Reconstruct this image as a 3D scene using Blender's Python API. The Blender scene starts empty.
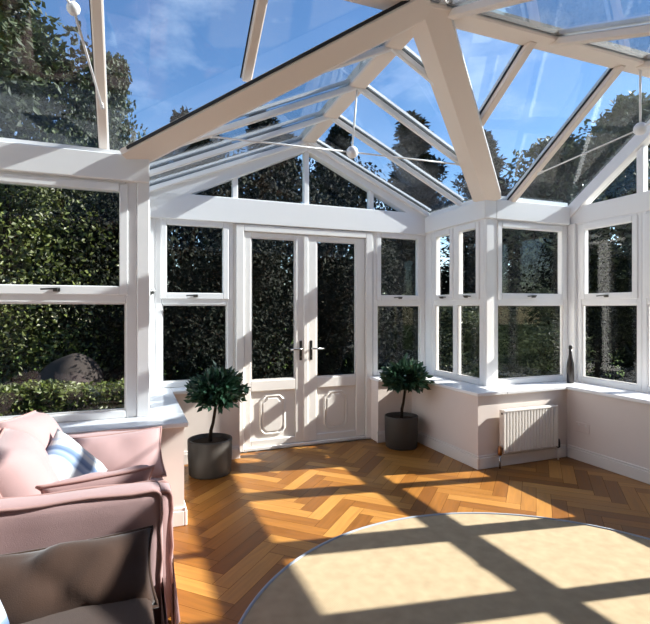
import bpy, bmesh, math, random
from mathutils import Vector, Matrix, noise
sc = bpy.context.scene
COL = sc.collection
PI = math.pi
random.seed(7)

# ------------------------------------------------------------------ helpers
def lin(c):
    return tuple(((v/255/12.92) if v/255 <= 0.04045 else ((v/255+0.055)/1.055)**2.4) for v in c) + (1.0,)

def link(name, me, mat=None, parent=None, loc=None, rot=None):
    o = bpy.data.objects.new(name, me)
    COL.objects.link(o)
    if mat is not None and me is not None:
        for m in (mat if isinstance(mat, (list, tuple)) else [mat]):
            me.materials.append(m)
    if parent is not None: o.parent = parent
    if loc is not None: o.location = loc
    if rot is not None: o.rotation_euler = rot
    return o

def tag(o, label=None, cat=None, group=None, kind=None):
    if label: o['label'] = label
    if cat: o['category'] = cat
    if group: o['group'] = group
    if kind: o['kind'] = kind
    return o

def thing(name, label, cat, loc=(0, 0, 0), rotz=0, group=None, kind=None):
    o = bpy.data.objects.new(name, None)
    COL.objects.link(o)
    o.empty_display_size = .1
    o.location = loc
    o.rotation_euler = (0, 0, rotz)
    return tag(o, label, cat, group, kind)

def mesh(name, bm, mat, parent=None, smooth=False, bevel=0, loc=None, rot=None, seg=1):
    me = bpy.data.meshes.new(name)
    bmesh.ops.recalc_face_normals(bm, faces=bm.faces)
    bm.to_mesh(me); bm.free()
    if smooth:
        me.polygons.foreach_set('use_smooth', [True]*len(me.polygons))
    o = link(name, me, mat, parent, loc, rot)
    if bevel:
        md = o.modifiers.new('bevel', 'BEVEL'); md.width = bevel; md.segments = seg
        md.limit_method = 'ANGLE'; md.angle_limit = math.radians(50)
    return o

def hexa(bm, p):           # 8 points: bottom four, top four
    v = [bm.verts.new(q) for q in p]
    for f in ((3,2,1,0), (4,5,6,7), (0,1,5,4), (1,2,6,5), (2,3,7,6), (3,0,4,7)):
        bm.faces.new([v[i] for i in f])
    return v

def bx(bm, x0, x1, y0, y1, z0, z1):
    return hexa(bm, [(x0,y0,z0),(x1,y0,z0),(x1,y1,z0),(x0,y1,z0),(x0,y0,z1),(x1,y0,z1),(x1,y1,z1),(x0,y1,z1)])

class Fr:                   # local frame: s along the wall, t outward, z up
    def __init__(s, p, d, n):
        s.p = Vector((p[0], p[1], 0)); s.d = Vector((d[0], d[1], 0)); s.n = Vector((n[0], n[1], 0))
    def __call__(s, a, t, z):
        return s.p + s.d*a + s.n*t + Vector((0, 0, z))
    def box(s, bm, a0, a1, t0, t1, z0, z1):
        hexa(bm, [s(a0,t0,z0), s(a1,t0,z0), s(a1,t1,z0), s(a0,t1,z0), s(a0,t0,z1), s(a1,t0,z1), s(a1,t1,z1), s(a0,t1,z1)])
    def prism(s, bm, pts, t0, t1):   # pts in (a, z)
        A = [bm.verts.new(s(a, t0, z)) for a, z in pts]; B = [bm.verts.new(s(a, t1, z)) for a, z in pts]
        n = len(pts)
        bm.faces.new(A); bm.faces.new(B[::-1])
        for i in range(n): bm.faces.new([A[i], A[(i+1) % n], B[(i+1) % n], B[i]])

def bar(bm, a, b, w, h, up=(0, 0, 1), lift=0.0):
    """rectangular bar from a to b; lift=0 puts its underside on the line a-b"""
    a, b = Vector(a), Vector(b); d = (b-a).normalized()
    s = d.cross(Vector(up)).normalized(); u = s.cross(d).normalized()
    P = []
    for z in (lift, lift+h):
        for q, k in ((a,-1), (b,-1), (b,1), (a,1)):
            P.append(q + s*(k*w/2) + u*z)
    hexa(bm, P)

def tube(bm, pts, r, n=8, closed=False, caps=True):
    pts = [Vector(p) for p in pts]; N = len(pts); rings = []
    prev = None
    for i, p in enumerate(pts):
        if closed: d = pts[(i+1) % N]-pts[i-1]
        else: d = pts[min(i+1, N-1)]-pts[max(i-1, 0)]
        d.normalize()
        if prev is None:
            ref = Vector((0,0,1)) if abs(d.z) < .9 else Vector((1,0,0))
            s = d.cross(ref).normalized()
        else:
            s = (prev - d*prev.dot(d)).normalized()
        prev = s; u = d.cross(s)
        rr = r[i] if isinstance(r, (list, tuple)) else r
        rings.append([bm.verts.new(p+(s*math.cos(2*PI*k/n)+u*math.sin(2*PI*k/n))*rr) for k in range(n)])
    for i in range(N if closed else N-1):
        A, B = rings[i], rings[(i+1) % N]
        for k in range(n): bm.faces.new([A[k], A[(k+1) % n], B[(k+1) % n], B[k]])
    if caps and not closed:
        bm.faces.new(rings[0][::-1]); bm.faces.new(rings[-1])

def lathe(bm, prof, c=(0,0,0), n=32, axis='z'):
    rings = []
    for r, z in prof:
        ring = []
        for k in range(n):
            a = 2*PI*k/n
            v = Vector((r*math.cos(a), r*math.sin(a), z))
            if axis == 'x': v = Vector((v.z, v.x, v.y))
            if axis == 'y': v = Vector((v.x, v.z, v.y))
            ring.append(bm.verts.new(v+Vector(c)))
        rings.append(ring)
    for A, B in zip(rings, rings[1:]):
        for k in range(n): bm.faces.new([A[k], A[(k+1) % n], B[(k+1) % n], B[k]])
    bm.faces.new(rings[0][::-1]); bm.faces.new(rings[-1])

def rbox(bm, x0, x1, y0, y1, z0, z1, r, amp=0.0, freq=5.0, puff=0.0, step=.05, seed=0):
    """soft upholstered block: rounded box on a fine grid, with bulge and cloth unevenness"""
    c = Vector(((x0+x1)/2, (y0+y1)/2, (z0+z1)/2)); h = Vector(((x1-x0)/2, (y1-y0)/2, (z1-z0)/2))
    n = [max(4, int(2*h[i]/step)) for i in range(3)]
    cache = {}
    def vert(i, j, k):
        key = (i, j, k)
        if key in cache: return cache[key]
        q = Vector((-h.x+2*h.x*i/n[0], -h.y+2*h.y*j/n[1], -h.z+2*h.z*k/n[2]))
        inn = Vector([max(-h[a]+r, min(h[a]-r, q[a])) for a in range(3)])
        d = q-inn
        if d.length > 1e-9: q = inn + d.normalized()*r
        if puff:
            e = [1-(q[a]/h[a])**2 for a in range(3)]
            for a in range(3):
                b, g = [m for m in range(3) if m != a]
                q[a] *= 1 + puff/h[a]*max(0, e[b])*max(0, e[g])
        p = c+q
        if amp:
            nv = noise.noise_vector(p*freq+Vector((seed*3.1, seed*1.7, seed)))
            p = p + nv*amp
        cache[key] = bm.verts.new(p); return cache[key]
    for a in range(3):
        b, g = (a+1) % 3, (a+2) % 3
        for side in (0, n[a]):
            for i in range(n[b]):
                for j in range(n[g]):
                    idx = []
                    for di, dj in ((0,0),(1,0),(1,1),(0,1)):
                        t = [0,0,0]; t[a] = side; t[b] = i+di; t[g] = j+dj
                        idx.append(vert(*t))
                    try: bm.faces.new(idx)
                    except ValueError: pass

def pillow(w, h, t, n=18, amp=.006, seed=0, pinch=.07):
    bm = bmesh.new(); G = {}
    def pt(u, v, s):
        x = w/2*u*(1-pinch*(1-v*v)*u*u); y = h/2*v*(1-pinch*(1-u*u)*v*v)
        z = s*t/2*(max(0, (1-abs(u)**3.2))*max(0, (1-abs(v)**3.2)))**.55
        p = Vector((x, y, z)); nv = noise.noise_vector(Vector((x*9+seed, y*9-seed, s*2.0+seed)))
        k = max(0, 1-max(abs(u), abs(v))**6)
        return p+nv*amp*k
    for s in (1, -1):
        for i in range(n+1):
            for j in range(n+1):
                edge = i in (0, n) or j in (0, n)
                key = (i, j, 0 if edge else s)
                if key not in G: G[key] = bm.verts.new(pt(-1+2*i/n, -1+2*j/n, s))
        for i in range(n):
            for j in range(n):
                q = []
                for a, b in ((i,j),(i+1,j),(i+1,j+1),(i,j+1)):
                    q.append(G[(a, b, 0 if (a in (0,n) or b in (0,n)) else s)])
                bm.faces.new(q if s > 0 else q[::-1])
    rim = []
    for i in range(n): rim.append((-1+2*i/n, -1))
    for i in range(n): rim.append((1, -1+2*i/n))
    for i in range(n): rim.append((1-2*i/n, 1))
    for i in range(n): rim.append((-1, 1-2*i/n))
    return bm, [pt(u, v, 0) for u, v in rim]

# ------------------------------------------------------------------ materials
def mat(name, base, rough=.5, spec=.5, metal=0, nscale=0, namt=.0, bump=0, bscale=200, coat=0, sheen=0):
    m = bpy.data.materials.new(name); m.use_nodes = True
    nt = m.node_tree; b = nt.nodes['Principled BSDF']
    col = lin(base) if max(base) > 1 else tuple(base)+(1,)
    b.inputs['Base Color'].default_value = col
    b.inputs['Roughness'].default_value = rough
    b.inputs['Metallic'].default_value = metal
    b.inputs['Specular IOR Level'].default_value = spec
    b.inputs['Coat Weight'].default_value = coat
    b.inputs['Sheen Weight'].default_value = sheen
    tc = nt.nodes.new('ShaderNodeTexCoord')
    if nscale:
        nz = nt.nodes.new('ShaderNodeTexNoise'); nz.inputs['Scale'].default_value = nscale; nz.inputs['Detail'].default_value = 5
        nt.links.new(tc.outputs['Object'], nz.inputs['Vector'])
        mx = nt.nodes.new('ShaderNodeMix'); mx.data_type = 'RGBA'
        mx.inputs[6].default_value = tuple(max(0, c*(1-namt)) for c in col[:3])+(1,)
        mx.inputs[7].default_value = tuple(min(1, c*(1+namt)) for c in col[:3])+(1,)
        nt.links.new(nz.outputs['Fac'], mx.inputs[0]); nt.links.new(mx.outputs[2], b.inputs['Base Color'])
    if bump:
        n2 = nt.nodes.new('ShaderNodeTexNoise'); n2.inputs['Scale'].default_value = bscale; n2.inputs['Detail'].default_value = 3
        nt.links.new(tc.outputs['Object'], n2.inputs['Vector'])
        bp = nt.nodes.new('ShaderNodeBump'); bp.inputs['Strength'].default_value = bump; bp.inputs['Distance'].default_value = .004
        nt.links.new(n2.outputs['Fac'], bp.inputs['Height']); nt.links.new(bp.outputs['Normal'], b.inputs['Normal'])
    return m

def glass_mat(name, tint, dirt=0.0, k=1.0):
    m = bpy.data.materials.new(name); m.use_nodes = True; nt = m.node_tree
    for n in list(nt.nodes): nt.nodes.remove(n)
    N = nt.nodes.new; L = nt.links.new
    out = N('ShaderNodeOutputMaterial'); lw = N('ShaderNodeLayerWeight'); lw.inputs['Blend'].default_value = .5
    pw = N('ShaderNodeMath'); pw.operation = 'POWER'; pw.inputs[1].default_value = 5
    L(lw.outputs['Facing'], pw.inputs[0])
    ma = N('ShaderNodeMath'); ma.operation = 'MULTIPLY_ADD'; ma.inputs[1].default_value = .95*k; ma.inputs[2].default_value = .042*k
    L(pw.outputs[0], ma.inputs[0])
    tr = N('ShaderNodeBsdfTransparent'); tr.inputs['Color'].default_value = tuple(tint)+(1,)
    gl = N('ShaderNodeBsdfGlossy'); gl.inputs['Roughness'].default_value = 0.0
    mx = N('ShaderNodeMixShader'); L(ma.outputs[0], mx.inputs[0]); L(tr.outputs[0], mx.inputs[1]); L(gl.outputs[0], mx.inputs[2])
    last = mx
    if dirt:
        tc = N('ShaderNodeTexCoord'); nz = N('ShaderNodeTexNoise'); nz.inputs['Scale'].default_value = 3.0; nz.inputs['Detail'].default_value = 8
        L(tc.outputs['Object'], nz.inputs['Vector'])
        mr = N('ShaderNodeMapRange'); mr.inputs['From Min'].default_value = .45; mr.inputs['From Max'].default_value = .8
        mr.inputs['To Min'].default_value = 0; mr.inputs['To Max'].default_value = dirt
        L(nz.outputs['Fac'], mr.inputs['Value'])
        df = N('ShaderNodeBsdfTranslucent'); df.inputs['Color'].default_value = (.75, .78, .8, 1)
        m2 = N('ShaderNodeMixShader'); L(mr.outputs[0], m2.inputs[0]); L(mx.outputs[0], m2.inputs[1]); L(df.outputs[0], m2.inputs[2])
        last = m2
    L(last.outputs[0], out.inputs['Surface'])
    return m

WHITE = mat('white_frame', (238, 237, 236), .32, .5, nscale=3, namt=.02)
CREAM = mat('roof_cladding', (232, 219, 207), .42, .4, nscale=4, namt=.03)
DOORW = mat('door_white', (238, 235, 231), .35, .5, nscale=3, namt=.02)
PLASTER = mat('pale_plaster', (224, 214, 208), .75, .3, nscale=5, namt=.03, bump=.05, bscale=60)
SILLW = mat('gloss_white', (240, 241, 243), .18, .6)
SKIRT = mat('skirting_white', (226, 222, 218), .4, .5)
GASKET = mat('black_gasket', (22, 24, 28), .5, .4)
GLASS = glass_mat('window_glass', (.93, .94, .94), .0, .6)
RGLASS = glass_mat('roof_glass', (.755, .80, .835), .012, 1.0)
METAL = mat('pewter', (92, 90, 86), .35, .5, metal=.9)
CHROME = mat('brushed_chrome', (190, 190, 188), .25, .5, metal=1)
BLACKM = mat('black_metal', (30, 29, 28), .4, .5, metal=.3)
COPPER = mat('brass_valve', (176, 124, 84), .35, .5, metal=.8)
PINK = mat('pink_linen', (180, 146, 142), .9, .2, nscale=9, namt=.05, bump=.25, bscale=420, sheen=.25)
PIPING = mat('pink_piping', (178, 140, 132), .85, .2, bump=.2, bscale=500)
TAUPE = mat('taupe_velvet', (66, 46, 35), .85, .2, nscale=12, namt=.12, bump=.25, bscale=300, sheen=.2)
GREYPOT = mat('dark_grey_pot', (60, 57, 54), .55, .4, nscale=6, namt=.15, bump=.12, bscale=90)
SOIL = mat('soil', (52, 40, 30), .95, .2, nscale=40, namt=.5, bump=.6, bscale=60)
BARK = mat('bark', (44, 35, 27), .9, .2, nscale=25, namt=.3, bump=.6, bscale=40)
STONE = mat('stone', (50, 45, 43), .9, .2, nscale=4, namt=.3, bump=.5, bscale=12)
PAVE = mat('paving', (168, 164, 158), .85, .3, nscale=3, namt=.25, bump=.2, bscale=30)
LAWN = mat('lawn', (74, 92, 40), .95, .1, nscale=8, namt=.45, bump=.5, bscale=60)
BOTTLE = mat('dark_bottle', (38, 30, 27), .3, .6)
RADW = mat('radiator_white', (232, 228, 222), .35, .5)
HOUSE = mat('house_wall', (196, 184, 172), .8, .2, nscale=4, namt=.03)

def leaf_mat(name, c1, c2, trans=.25, rough=.5):
    m = bpy.data.materials.new(name); m.use_nodes = True; nt = m.node_tree; N = nt.nodes.new; L = nt.links.new
    b = nt.nodes['Principled BSDF']; out = nt.nodes['Material Output']
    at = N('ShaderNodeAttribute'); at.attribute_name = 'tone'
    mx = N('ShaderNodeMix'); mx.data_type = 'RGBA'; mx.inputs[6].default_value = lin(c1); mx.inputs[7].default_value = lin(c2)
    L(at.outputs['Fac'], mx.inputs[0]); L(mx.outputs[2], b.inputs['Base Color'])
    b.inputs['Roughness'].default_value = rough; b.inputs['Specular IOR Level'].default_value = .25 if rough > .7 else .5
    tl = N('ShaderNodeBsdfTranslucent'); L(mx.outputs[2], tl.inputs['Color'])
    ms = N('ShaderNodeMixShader'); ms.inputs[0].default_value = trans
    L(b.outputs[0], ms.inputs[1]); L(tl.outputs[0], ms.inputs[2]); L(ms.outputs[0], out.inputs['Surface'])
    return m
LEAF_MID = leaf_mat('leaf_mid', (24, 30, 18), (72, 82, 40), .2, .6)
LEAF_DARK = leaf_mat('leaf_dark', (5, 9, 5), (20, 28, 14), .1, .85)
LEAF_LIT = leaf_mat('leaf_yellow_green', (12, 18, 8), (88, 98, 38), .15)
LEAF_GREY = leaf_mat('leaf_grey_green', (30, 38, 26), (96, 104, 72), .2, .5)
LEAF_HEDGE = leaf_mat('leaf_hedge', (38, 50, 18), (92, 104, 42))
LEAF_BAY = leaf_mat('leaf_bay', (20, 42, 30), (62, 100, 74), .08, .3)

def wood_floor():
    m = bpy.data.materials.new('oak_herringbone'); m.use_nodes = True; nt = m.node_tree; N = nt.nodes.new; L = nt.links.new
    b = nt.nodes['Principled BSDF']
    uv = N('ShaderNodeUVMap'); uv.uv_map = 'plank'
    mp = N('ShaderNodeMapping'); mp.inputs['Scale'].default_value = (2.2, 26, 1); L(uv.outputs[0], mp.inputs['Vector'])
    nz = N('ShaderNodeTexNoise'); nz.inputs['Scale'].default_value = 1.6; nz.inputs['Detail'].default_value = 6; nz.inputs['Distortion'].default_value = .6
    L(mp.outputs[0], nz.inputs['Vector'])
    at = N('ShaderNodeAttribute'); at.attribute_name = 'tone'
    cr = N('ShaderNodeValToRGB')
    e = cr.color_ramp.elements
    e[0].position = 0; e[0].color = lin((118, 73, 29)); e[1].position = 1; e[1].color = lin((178, 128, 64))
    k = e.new(.5); k.color = lin((147, 97, 41))
    L(at.outputs['Fac'], cr.inputs[0])
    mr = N('ShaderNodeMapRange'); mr.inputs['From Min'].default_value = .3; mr.inputs['From Max'].default_value = .7
    mr.inputs['To Min'].default_value = .78; mr.inputs['To Max'].default_value = 1.1; L(nz.outputs['Fac'], mr.inputs['Value'])
    vm = N('ShaderNodeVectorMath'); vm.operation = 'SCALE'; L(cr.outputs[0], vm.inputs[0]); L(mr.outputs[0], vm.inputs['Scale'])
    L(vm.outputs[0], b.inputs['Base Color'])
    b.inputs['Roughness'].default_value = .34
    rr = N('ShaderNodeMapRange'); rr.inputs['To Min'].default_value = .28; rr.inputs['To Max'].default_value = .45; L(nz.outputs['Fac'], rr.inputs['Value'])
    L(rr.outputs[0], b.inputs['Roughness'])
    b.inputs['Specular IOR Level'].default_value = .35
    bp = N('ShaderNodeBump'); bp.inputs['Strength'].default_value = .06; bp.inputs['Distance'].default_value = .002
    L(nz.outputs['Fac'], bp.inputs['Height']); L(bp.outputs['Normal'], b.inputs['Normal'])
    return m
WOOD = wood_floor()
WOODGAP = mat('plank_gap', (84, 50, 22), .7, .2)

def rug_mat():
    m = mat('sisal_rug', (204, 184, 150), .95, .1)
    nt = m.node_tree; N = nt.nodes.new; L = nt.links.new; b = nt.nodes['Principled BSDF']
    tc = N('ShaderNodeTexCoord')
    w1 = N('ShaderNodeTexWave'); w1.inputs['Scale'].default_value = 45; w1.inputs['Distortion'].default_value = 1.5; w1.bands_direction = 'X'
    w2 = N('ShaderNodeTexWave'); w2.inputs['Scale'].default_value = 60; w2.inputs['Distortion'].default_value = 1.5; w2.bands_direction = 'Y'
    nz = N('ShaderNodeTexNoise'); nz.inputs['Scale'].default_value = 14; nz.inputs['Detail'].default_value = 6
    for n in (w1, w2, nz): L(tc.outputs['Object'], n.inputs['Vector'])
    mu = N('ShaderNodeMath'); mu.operation = 'MULTIPLY'; L(w1.outputs['Fac'], mu.inputs[0]); L(w2.outputs['Fac'], mu.inputs[1])
    ad = N('ShaderNodeMath'); ad.operation = 'MULTIPLY_ADD'; ad.inputs[1].default_value = .4; L(mu.outputs[0], ad.inputs[0]); L(nz.outputs['Fac'], ad.inputs[2])
    cr = N('ShaderNodeValToRGB'); cr.color_ramp.elements[0].position = .3; cr.color_ramp.elements[0].color = lin((152, 136, 111))
    cr.color_ramp.elements[1].position = .95; cr.color_ramp.elements[1].color = lin((176, 159, 131))
    L(ad.outputs[0], cr.inputs[0]); L(cr.outputs[0], b.inputs['Base Color'])
    bp = N('ShaderNodeBump'); bp.inputs['Strength'].default_value = .35; bp.inputs['Distance'].default_value = .004
    L(ad.outputs[0], bp.inputs['Height']); L(bp.outputs['Normal'], b.inputs['Normal'])
    return m
RUG = rug_mat()
RUGTRIM = mat('rug_binding', (150, 158, 170), .8, .2, bump=.2, bscale=300)

def stripe_mat():
    m = mat('blue_stripe', (230, 228, 222), .9, .2, bump=.2, bscale=400)
    nt = m.node_tree; N = nt.nodes.new; L = nt.links.new; b = nt.nodes['Principled BSDF']
    tc = N('ShaderNodeTexCoord'); sp = N('ShaderNodeSeparateXYZ'); L(tc.outputs['Object'], sp.inputs[0])
    nz = N('ShaderNodeTexNoise'); nz.inputs['Scale'].default_value = 6; L(tc.outputs['Object'], nz.inputs['Vector'])
    ad = N('ShaderNodeMath'); ad.operation = 'MULTIPLY_ADD'; ad.inputs[1].default_value = .05; L(nz.outputs['Fac'], ad.inputs[0]); L(sp.outputs['Y'], ad.inputs[2])
    mm = N('ShaderNodeMath'); mm.operation = 'MULTIPLY_ADD'; mm.inputs[1].default_value = 5.2; mm.inputs[2].default_value = .2; L(ad.outputs[0], mm.inputs[0])
    fr = N('ShaderNodeMath'); fr.operation = 'FRACT'; L(mm.outputs[0], fr.inputs[0])
    cr = N('ShaderNodeValToRGB'); e = cr.color_ramp.elements
    e[0].position = 0; e[0].color = lin((206, 205, 202)); e[1].position = 1; e[1].color = lin((206, 205, 202))
    for p, c in ((.22, (200, 202, 204)), (.3, (122, 140, 168)), (.42, (160, 172, 190)), (.5, (96, 116, 146)), (.62, (130, 146, 172)), (.68, (196, 198, 200)), (.8, (208, 206, 202)), (.86, (168, 180, 198)), (.93, (200, 200, 200))):
        k = e.new(p); k.color = lin(c)
    L(fr.outputs[0], cr.inputs[0]); L(cr.outputs[0], b.inputs['Base Color'])
    return m
STRIPE = stripe_mat()

# ------------------------------------------------------------------ measured planes of the room
XL, XR = .12, 3.03          # bay frames, left and right return
YL, YF, YD, XW = 3.45, 3.63, 4.62, 4.07   # left frames, front right frames, door frames, right wall frames
ZS, ZE = .65, 2.36          # sill top, eaves
J = Vector((1.64, 2.5, 3.13)); AP = Vector((1.64, 4.66, 3.0))
XE0, YB = -1.6, .6          # left end wall, house wall

# ------------------------------------------------------------------ floor
def clip(poly, x0, x1, y0, y1):
    for ax, lim, sg in ((0, x0, 1), (0, x1, -1), (1, y0, 1), (1, y1, -1)):
        out = []
        for i in range(len(poly)):
            p, q = poly[i-1], poly[i]
            dp, dq = sg*(p[ax]-lim), sg*(q[ax]-lim)
            if (dp >= 0) != (dq >= 0):
                t = dp/(dp-dq); out.append((p[0]+t*(q[0]-p[0]), p[1]+t*(q[1]-p[1])))
            if dq >= 0: out.append(q)
        poly = out
        if not poly: return poly
    return poly

def build_floor():
    W, n = .098, 5; g = .0011
    ang = PI/4; ca, sa = math.cos(ang), math.sin(ang)
    bm = bmesh.new(); uvl = bm.loops.layers.uv.new('plank'); col = bm.faces.layers.float.new('tone_f')
    tones = []
    rects = ((XE0, 4.0, -2.0, 3.5), (.1, 2.95, 3.5, 4.66))
    ox, oy = .447, .03
    rnd = random.Random(3)
    for i in range(-70, 71):
        for j in range(-14, 15):
            for kind in (0, 1):
                u0, v0 = i + n*j, i - n*j
                R = (u0, u0+n, v0, v0+1) if kind == 0 else (u0, u0+1, v0+1, v0+1+n)
                cu, cv = (R[0]+R[1])/2*W, (R[2]+R[3])/2*W
                cx, cy = cu*ca-cv*sa+ox, cu*sa+cv*ca+oy
                tone = rnd.random(); ro = (rnd.random()*20, rnd.random()*20)
                if not (XE0-.5 < cx < 4.5 and -2.5 < cy < 5.2): continue
                q = [(R[0]*W+g, R[2]*W+g), (R[1]*W-g, R[2]*W+g), (R[1]*W-g, R[3]*W-g), (R[0]*W+g, R[3]*W-g)]
                P = [(u*ca-v*sa+ox, u*sa+v*ca+oy) for u, v in q]
                for rc in rects:
                    c = clip(P, *rc)
                    if len(c) < 3: continue
                    try: f = bm.faces.new([bm.verts.new((x, y, 0)) for x, y in c])
                    except ValueError: continue
                    f[col] = tone
                    for l in f.loops:
                        x, y = l.vert.co.x-cx, l.vert.co.y-cy
                        a, b = x*ca+y*sa, -x*sa+y*ca
                        l[uvl].uv = ((a if kind == 0 else b)+ro[0], (b if kind == 0 else a)+ro[1])
    nb = len(bm.faces)
    for x0, x1, y0, y1 in rects:
        f = bm.faces.new([bm.verts.new(p) for p in ((x0,y0,-.002),(x1,y0,-.002),(x1,y1,-.002),(x0,y1,-.002))]); f.material_index = 1
    for f in bm.faces:
        if f.normal.z < 0: f.normal_flip()
    bm.faces.ensure_lookup_table()
    tv = [f[col] for f in bm.faces]
    me = bpy.data.meshes.new('floor'); bm.to_mesh(me); bm.free()
    a = me.attributes.new('tone', 'FLOAT', 'FACE'); a.data.foreach_set('value', tv)
    o = link('floor', me, [WOOD, WOODGAP]); tag(o, kind='structure')
build_floor()

# ------------------------------------------------------------------ dwarf walls, skirting, sills
def struct(name, bm, m, bevel=0, parent=None):
    o = mesh(name, bm, m, parent, bevel=bevel)
    if parent is None: tag(o, kind='structure')
    return o
def wallbox(name, *b):
    bm = bmesh.new(); bx(bm, *b); struct(name, bm, PLASTER)
ZW = .62
wallbox('wall_left', XE0, 0, 3.2, 3.55, -.12, ZW)
wallbox('wall_bay_left', 0, .317, 3.2, 4.76, -.12, ZW)
wallbox('wall_door_left', .317, .93, 4.44, 4.76, -.12, ZW)
wallbox('wall_door_right', 2.35, 2.745, 4.44, 4.76, -.12, ZW)
wallbox('wall_bay_right', 2.745, 3.12, 3.385, 4.76, -.12, ZW)
wallbox('wall_front', 3.12, 3.755, 3.385, 3.72, -.12, ZW)
wallbox('wall_right', 3.755, 4.15, YB, 3.72, -.12, ZW)
bm = bmesh.new(); bx(bm, .93, 2.35, 4.58, 4.76, -.12, .0); struct('trim_threshold', bm, WHITE)
# house side (behind the camera) and left end
bm = bmesh.new()
bx(bm, XE0, -1.1, YB-.15, YB, 0, 2.5); bx(bm, 3.95, 4.3, YB-.15, YB, -.12, 2.5); bx(bm, XE0-.15, 4.3, YB-.15, YB, 2.3, 5.4)
struct('wall_house', bm, HOUSE)
bm = bmesh.new()
Fr((XE0, 0), (0, 1), (-1, 0)).prism(bm, [(YB, -.12), (3.55, -.12), (3.55, 2.4), (2.5, 3.12), (YB, 2.4)], 0, .15)
struct('wall_end', bm, HOUSE)
bm = bmesh.new()
bx(bm, XE0-.15, XE0, -2.1, YB-.15, 0, 2.5); bx(bm, 4.0, 4.15, -2.1, YB-.15, 0, 2.5); bx(bm, XE0, 4.0, -2.15, -2.0, 0, 2.5)
struct('wall_back', bm, HOUSE)
bm = bmesh.new(); bx(bm, XE0-.15, 4.15, -2.15, YB-.15, 2.5, 2.6); struct('ceiling_house', bm, HOUSE)

def skirt(name, frame, a0, a1):
    bm = bmesh.new()
    frame.box(bm, a0, a1, -.018, 0, 0, .095); frame.box(bm, a0, a1, -.012, 0, .095, .115)
    struct(name, bm, SKIRT, .004)
skirt('baseboard_left', Fr((0, 3.2), (1, 0), (0, 1)), XE0, .317)
skirt('baseboard_bay_left', Fr((.317, 0), (0, 1), (-1, 0)), 3.182, 4.44)
skirt('baseboard_door_left', Fr((0, 4.44), (1, 0), (0, 1)), .335, .93)
skirt('baseboard_door_right', Fr((0, 4.44), (1, 0), (0, 1)), 2.332, 2.727)
skirt('baseboard_bay_right', Fr((2.745, 0), (0, 1), (1, 0)), 3.367, 4.44)
skirt('baseboard_front', Fr((0, 3.385), (1, 0), (0, 1)), 2.745, 3.737)
skirt('baseboard_right', Fr((3.755, 0), (0, 1), (1, 0)), YB, 3.367)

bm = bmesh.new(); bx(bm, XE0, .342, 3.175, YL+.01, ZW, ZS); bx(bm, XL-.01, .342, YL+.01, YD+.01, ZW, ZS); bx(bm, .342, .94, 4.415, YD+.01, ZW, ZS)
struct('trim_1', bm, SILLW, .005)
bm = bmesh.new(); bx(bm, 2.338, 2.72, 4.415, YD+.01, ZW, ZS); bx(bm, 2.72, XR+.01, 3.36, YD+.01, ZW, ZS); bx(bm, XR+.01, 3.73, 3.36, YF+.01, ZW, ZS); bx(bm, 3.73, XW+.01, YB, YF+.01, ZW, ZS)
struct('trim_2', bm, SILLW, .005)

# ------------------------------------------------------------------ window units
def handle(parent, F, a, z, flip=1):
    bm = bmesh.new()
    F.box(bm, a-.02, a+.02, -.026, -.012, z-.012, z+.012)
    F.box(bm, a-.008, a+.008, -.045, -.024, z-.008, z+.01)
    bar(bm, F(a+.012*flip, -.042, z+.002), F(a-.085*flip, -.036, z-.004), .016, .01)
    return mesh('handle', bm, METAL, parent, bevel=.002)

def window(n, F, a0, a1, lights, jl=.05, jr=.05, z0=ZS, z1=2.2, hflip=1):
    """frame with fixed lower lights and opening top lights; lights = mullion positions along the frame"""
    w = thing('window_%d' % n, None, None, kind='structure')
    bm = bmesh.new(); T = .055
    F.box(bm, a0, a0+jl, 0, T, z0, z1); F.box(bm, a1-jr, a1, 0, T, z0, z1)
    F.box(bm, a0+jl, a1-jr, 0, T, z0, z0+.05); F.box(bm, a0+jl, a1-jr, 0, T, z1-.03, z1); F.box(bm, a0+jl, a1-jr, 0, T, 1.40, 1.455)
    for m in lights:
        F.box(bm, m-.035, m+.035, 0, T, z0+.05, 1.40); F.box(bm, m-.035, m+.035, 0, T, 1.455, z1-.03)
    mesh('frame', bm, WHITE, w, bevel=.006)
    edges = [a0+jl] + [e for m in lights for e in (m-.035, m+.035)] + [a1-jr]
    for b0, b1 in zip(edges[::2], edges[1::2]):
        bm = bmesh.new(); s = .04; lo, hi = 1.45, z1-.028
        F.box(bm, b0-.012, b0+s, -.012, .045, lo, hi); F.box(bm, b1-s, b1+.012, -.012, .045, lo, hi)
        F.box(bm, b0+s, b1-s, -.012, .045, lo, lo+.058); F.box(bm, b0+s, b1-s, -.016, .05, hi-.05, hi)
        sash = mesh('sash', bm, WHITE, w, bevel=.005)
        handle(sash, F, (b0+b1)/2, lo+.03, hflip)
        bm = bmesh.new(); F.box(bm, b0+s-.002, b1-s+.002, .016, .03, lo+.056, hi-.048); mesh('glass_pane', bm, GLASS, sash)
        bm = bmesh.new(); F.box(bm, b0-.002, b1+.002, .03, .045, z0+.048, 1.402); mesh('glass_pane', bm, GLASS, w)
        # glazing bead round the lower pane
        bm = bmesh.new(); g = .01
        F.box(bm, b0, b0+g, .012, .03, z0+.05, 1.40); F.box(bm, b1-g, b1, .012, .03, z0+.05, 1.40)
        F.box(bm, b0+g, b1-g, .012, .03, z0+.05, z0+.05+g); F.box(bm, b0+g, b1-g, .012, .03, 1.40-g, 1.40)
        mesh('glazing_bead', bm, SKIRT, w)
    return w
FL = Fr((0, YL), (1, 0), (0, 1)); FD = Fr((0, YD), (1, 0), (0, 1)); FF = Fr((0, YF), (1, 0), (0, 1))
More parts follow.
